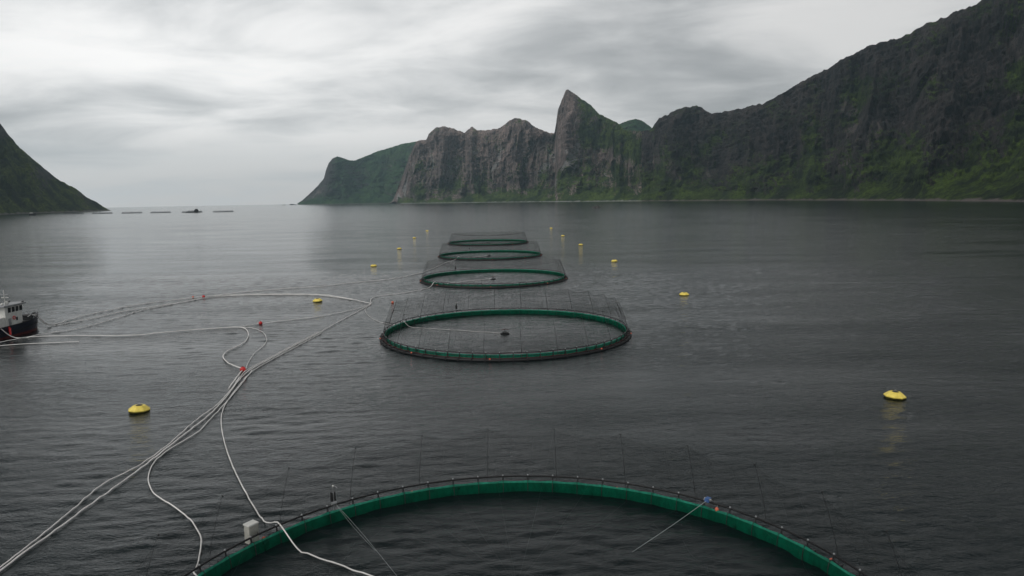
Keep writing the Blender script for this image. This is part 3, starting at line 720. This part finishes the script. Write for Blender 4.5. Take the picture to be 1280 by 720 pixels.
# ------------------------------------------------------------------ workboat (bow towards +Y)
boat = thing('workboat', 'navy hulled workboat with white wheelhouse trailing pale hoses', 'boat', (-109.0, 148.6, 0))
def hull_section(y):            # half beam at deck, half beam at waterline, sheer height
    f = (y+8.6)/17.2
    k = 1.0 if f < 0.62 else max(0.0, 1-((f-0.62)/0.38)**2.6)
    return 2.85*max(k, 0.10), 2.6*max(k, 0.04)**1.15, 2.55+1.05*max(0, f-0.45)**1.4*2.0
NY = 40
def hull_strip(b, zf0, zf1, rows, inset=0.0):
    for side in (-1, 1):
        o_ = len(b.v)
        for i in range(NY+1):
            y = -8.6+17.2*i/NY
            bd, bw_, sh = hull_section(y)
            for j in range(rows+1):
                q = j/rows
                z_ = zf0(sh)+(zf1(sh)-zf0(sh))*q
                fz = min(1, max(0, (z_+0.6)/(sh+0.6)))
                hb_ = bw_*0.82+(bd-bw_*0.82)*fz**0.6
                rake = 0.55*fz*max(0, (y-4)/4.6)**2
                b.v.append((side*(hb_-inset), y+rake, z_))
        for i in range(NY):
            for j in range(rows):
                a_ = o_+i*(rows+1)+j; c_ = a_+rows+1
                b.f.append((a_, c_, c_+1, a_+1) if side > 0 else (a_, a_+1, c_+1, c_))
    # close stem and stern
    n_ = (NY+1)*(rows+1); o0 = len(b.v)-2*n_; o1 = len(b.v)-n_
    for i in (0, NY):
        for j in range(rows):
            p_ = o0+i*(rows+1)+j; q_ = o1+i*(rows+1)+j
            b.f.append((p_, q_, q_+1, p_+1))
    return b
hull_strip(MB(), lambda s: 0.5, lambda s: s, 5).build('hull', M['navy'], boat, True)
hull_strip(MB(), lambda s: -0.6, lambda s: 0.5, 3, 0.004).build('underwater_hull', M['antifoul'], boat, True)
b = MB(); o_ = 0
for i in range(NY+1):
    y = -8.6+17.2*i/NY; bd, bw_, sh = hull_section(y); rk = 0.45*max(0, (y-4)/4.6)**2
    b.v += [(-bd*0.96, y+rk, sh-0.85), (bd*0.96, y+rk, sh-0.85)]
for i in range(NY): b.f.append((2*i, 2*i+1, 2*i+3, 2*i+2))
b.build('deck', M['deck'], boat)
for side in (-1, 1):
    pts = []
    for i in range(NY+1):
        y = -8.6+17.2*i/NY; bd, bw_, sh = hull_section(y); pts.append((side*bd, y+0.55*max(0, (y-4)/4.6)**2, sh+0.02))
    MB().tube(pts, 0.09, 6).build('gunwale', M['black'], boat, True)
    MB().tube([(p[0]+side*0.06, p[1], p[2]-1.25) for p in pts[:34]], 0.10, 6).build('rubbing_strake', M['black'], boat, True)
bd = hull_section(1.2)[0]
MB().tube([(2.86, -3.9, 2.5), (2.98, -3.9, 2.1), (2.95, -3.9, 0.7)], [0.10, 0.26, 0.22], 10).build('fender', M['red'], boat, True)
MB().tube([(2.86, -7.1, 2.5), (2.96, -7.1, 2.0), (2.93, -7.1, 0.9)], [0.10, 0.24, 0.22], 10).build('fender', M['black'], boat, True)
_n0 = set(boat.children)
# wheelhouse
wh = MB().box(-1.75, 1.75, -0.4, 4.6, 1.7, 4.9, (0.97, 1.0)); WH = wh.build('wheelhouse', M['white'], boat)
up_ = MB().box(-1.70, 1.70, -0.4, 4.6, 4.9, 6.55, (0.98, 1.10), (0, 0.30)).build('bridge', M['white'], boat)
MB().box(-2.0, 2.0, -0.9, 5.9, 6.55, 6.78, (0.98, 0.985)).build('roof', M['grey'], boat)
MB().box(-2.04, 2.04, -0.94, 5.95, 6.50, 6.55).build('roof_edge', M['navy'], boat)
for side in (-1, 1):
    for k in range(4):
        y0 = 0.35+1.15*k
        b = MB()
        xx = 1.70
        b.add([(side*(xx+0.004), y0+0.08, 5.15), (side*(xx+0.004), y0+0.95, 5.15), (side*(xx-0.022), y0+1.1, 6.25), (side*(xx-0.022), y0+0.2, 6.25)], [(0, 1, 2, 3)])
        b.add([(side*(xx+0.035), y0+0.08, 5.15), (side*(xx+0.035), y0+0.95, 5.15), (side*(xx+0.008), y0+1.1, 6.25), (side*(xx+0.008), y0+0.2, 6.25)], [(0, 1, 2, 3)])
        b.add(b.v[:8], [(0, 1, 5, 4), (1, 2, 6, 5), (2, 3, 7, 6), (3, 0, 4, 7)])
        b.build('window', M['glass'], up_)
for k in range(4):
    x0 = -1.5+0.78*k
    MB().add([(x0, 4.66, 5.2), (x0+0.66, 4.66, 5.2), (x0+0.66, 5.10, 6.3), (x0, 5.10, 6.3), (x0, 4.72, 5.2), (x0+0.66, 4.72, 5.2), (x0+0.66, 5.16, 6.3), (x0, 5.16, 6.3)],
             [(4, 5, 6, 7), (0, 1, 5, 4), (1, 2, 6, 5), (2, 3, 7, 6), (3, 0, 4, 7)]).build('window', M['glass'], up_)
d_ = MB().box(1.745, 1.79, 0.3, 1.05, 1.9, 3.9).build('door', M['grey'], WH)
MB().box(1.79, 1.83, 0.9, 0.97, 2.8, 3.0).build('handle', M['dark'], d_)
MB().box(1.74, 1.782, 2.6, 3.1, 3.2, 3.9).build('window', M['glass'], WH)
MB().tube([(1.86, 1.9+0.34*math.cos(a), 3.9+0.34*math.sin(a)) for a in [2*PI*k/16 for k in range(16)]], 0.09, 6, True).build('lifebuoy', M['red'], boat, True)
# aft deckhouse, mast, radar
MB().box(-1.6, 1.6, -2.6, -0.45, 1.7, 4.3, (0.97, 0.97)).build('deckhouse', M['white'], boat)
mast = MB().tube([(0.9, 1.0, 6.75), (0.9, 0.9, 10.0)], [0.12, 0.06], 8).build('mast', M['white'], boat)
MB().tube([(0.1, 0.95, 9.0), (1.7, 0.95, 9.0)], 0.04, 5).build('crosstree', M['grey'], mast)
MB().box(0.2, 1.6, 1.05, 1.2, 8.3, 8.45).build('radar_bar', M['white'], mast)
MB().lathe([(0.36, 0.0), (0.42, 0.2), (0.36, 0.5), (0.15, 0.66)], 12, (0.9, 1.4, 6.9)).build('satellite_dome', M['white'], boat, True)
MB().lathe([(0.24, 0.0), (0.28, 0.14), (0.22, 0.32), (0.1, 0.4)], 12, (0.9, 0.1, 6.9)).build('satellite_dome', M['white'], boat, True)
for x_, h_ in ((-0.6, 2.6), (0.55, 3.0), (1.5, 2.2)):
    MB().tube([(x_, 0.2, 6.7), (x_*1.05, 0.1, 6.7+h_)], 0.02, 4).build('antenna', M['dark'], boat)
for x_ in (-1.5, 1.5):
    MB().box(x_-0.16, x_+0.16, 5.3, 5.6, 6.78, 7.05).build('searchlight', M['dark'], boat)
for ch in boat.children:
    if ch not in _n0: ch.location.y -= 2.6
# foredeck: rail, windlass, rope coils
rl = []
for i in range(21):
    y = 4.2+4.3*min(i, 20-i)/10; sgn = -1 if i < 10 else 1
    bd = hull_section(y)[0]*(1 if i != 10 else 0); rl.append((sgn*bd*0.97, y+0.5*max(0, (y-4)/4.6)**2, hull_section(y)[2]+0.8))
MB().tube(rl, 0.04, 5).build('bow_rail', M['grey'], boat, True)
MB().tube([(p[0], p[1], p[2]-0.4) for p in rl], 0.03, 5).build('bow_rail', M['grey'], boat, True)
for i in range(0, 21, 2):
    MB().tube([(rl[i][0], rl[i][1], rl[i][2]-0.8), rl[i]], 0.035, 5).build('rail_stanchion', M['grey'], boat)
MB().tube([(-0.7, 6.0, 3.2), (0.7, 6.0, 3.2)], 0.42, 12).build('windlass', M['dark'], boat)
MB().box(-0.9, 0.9, 5.6, 6.4, 2.0, 2.9).build('windlass_base', M['dark'], boat)
cr = MB().tube([(1.5, 5.1, 2.2), (1.5, 5.1, 3.6)], 0.16, 8).build('capstan', M['dark'], boat)
MB().lathe([(0.3, 0), (0.2, 0.15), (0.3, 0.3)], 10, (1.5, 5.1, 3.6)).build('capstan_head', M['grey'], cr)
MB().box(1.9, 2.4, 1.6, 2.4, 1.8, 2.75).build('gear_box', M['dark'], boat)
MB().box(1.85, 2.45, 2.7, 3.4, 1.8, 2.6).build('gear_box', M['grey'], boat)
MB().tube([(2.1, 3.9, 2.0), (2.1, 3.9, 3.2)], 0.3, 10).build('barrel', M['black'], boat)
# aft crane
cb = MB().tube([(0.9, -4.4, 1.6), (0.9, -4.4, 4.4)], 0.26, 10).build('crane_column', M['white'], boat)
MB().tube([(0.9, -4.4, 4.3), (0.7, -6.6, 5.9), (0.5, -7.9, 5.0)], [0.2, 0.16, 0.12], 6).build('crane_boom', M['white'], cb)

# ------------------------------------------------------------------ distant farm, feed barge and ship
def far_pen(x, y, lab):
    p = thing('fish_pen', lab, 'fish pen', (x, y, 0), 0, 'far fish pens off the green hill')
    MB().tube(ring(34.5, 0.3, 48), 0.6, 6, True).build('float_collar', M['black'], p, True)
    MB().tube(ring(34.0, 1.8, 48), 0.18, 5, True).build('handrail', M['black'], p)
    b = MB(); n = 48
    for k in range(n):
        a = 2*PI*k/n; b.v += [(34*math.cos(a), 34*math.sin(a), 0.2), (34*math.cos(a), 34*math.sin(a), 1.7), (31.5*math.cos(a), 31.5*math.sin(a), 5.4)]
    for k in range(n):
        k2 = (k+1) % n
        for j in range(2): b.f.append((3*k+j, 3*k2+j, 3*k2+j+1, 3*k+j+1))
    b.build('bird_net', M['farnet'], p)
    for k in range(16):
        a = 2*PI*k/16
        MB().tube([(34*math.cos(a), 34*math.sin(a), 0.3), (31.5*math.cos(a), 31.5*math.sin(a), 5.6)], 0.09, 4).build('bird_net_pole', M['dark'], p)
for (x, y), lab in zip([(-1682, 2697), (-1549, 2659), (-1414, 2617), (-1289, 2581), (-1150, 2530), (-1019, 2485)],
                       ['far fish pen closest under the green hill', 'far fish pen second out from the green hill', 'far fish pen third out from the green hill',
                        'far fish pen just before the feed barge', 'far fish pen right behind the feed barge', 'last far fish pen seaward of the barge']):
    far_pen(x, y, lab)
bg_ = thing('feed_barge', 'small dark feed barge with a tower among the far pens', 'barge', (-1118, 2470, 0), R(-12))
MB().box(-27, 24, -6, 6, -0.5, 3.6, (1.02, 1.03)).build('hull', M['dark'], bg_)
MB().box(-18, 4, -4.5, 4.5, 3.6, 7.0, (0.97, 0.95)).build('silo_house', M['grey'], bg_)
hs = MB().box(6, 18, -4, 4, 3.6, 9.5, (0.95, 0.95)).build('deckhouse', M['dark'], bg_)
MB().box(7, 17, -4.1, -3.95, 7.0, 8.4).build('window_band', M['glass'], hs)
MB().box(9, 15.5, -3, 3, 9.5, 12.2, (1.08, 1.08)).build('control_room', M['dark'], bg_)
MB().tube([(12, 0, 12.2), (12, 0, 17)], 0.25, 6).build('mast', M['dark'], bg_)
MB().tube([(-22, 0, 3.6), (-22, 0, 8)], 0.3, 6).build('crane', M['dark'], bg_)
sh_ = thing('wellboat', 'dark hulled ship with white superstructures lying off the green hill', 'ship', (-1712, 2512, 0), R(-34.2))
b = MB()
for i in range(17):
    f = i/16; x_ = -23+46*f; k = (1-max(0, (f-0.7)/0.3)**2)*(0.9+0.1*min(1, f*8)); s_ = 6.6+2.2*max(0, f-0.55)**1.3*2.4
    b.v += [(x_, -5.5*max(k, 0.05)*0.8, -0.6), (x_+0.5*f, -5.5*max(k, 0.06), s_), (x_+0.5*f, 5.5*max(k, 0.06), s_), (x_, 5.5*max(k, 0.05)*0.8, -0.6)]
for i in range(16):
    for j in range(3): b.f.append((4*i+j, 4*i+4+j, 4*i+5+j, 4*i+1+j))
b.f += [(0, 1, 2, 3), (67, 66, 65, 64)]
b.build('hull', M['dark'], sh_)
hs = MB().box(-19, -8, -4.4, 4.4, 5.0, 8.6, (0.94, 0.94)).build('aft_house', M['white'], sh_)
MB().box(-16, -10, -3.6, 3.6, 8.6, 10.8, (1.04, 1.04)).build('bridge', M['white'], sh_)
MB().box(-16.2, -9.8, -3.85, 3.85, 9.2, 10.0).build('window_band', M['glass'], hs)
MB().box(6, 13, -3.6, 3.6, 5.0, 8.2, (0.94, 0.94)).build('fore_house', M['white'], sh_)
MB().tube([(-13, 0, 10.6), (-13, 0, 16)], 0.25, 6).build('mast', M['dark'], sh_)
MB().tube([(0, 0, 3.5), (0, 0, 9), (6, 0, 11)], 0.35, 6).build('crane', M['dark'], sh_)
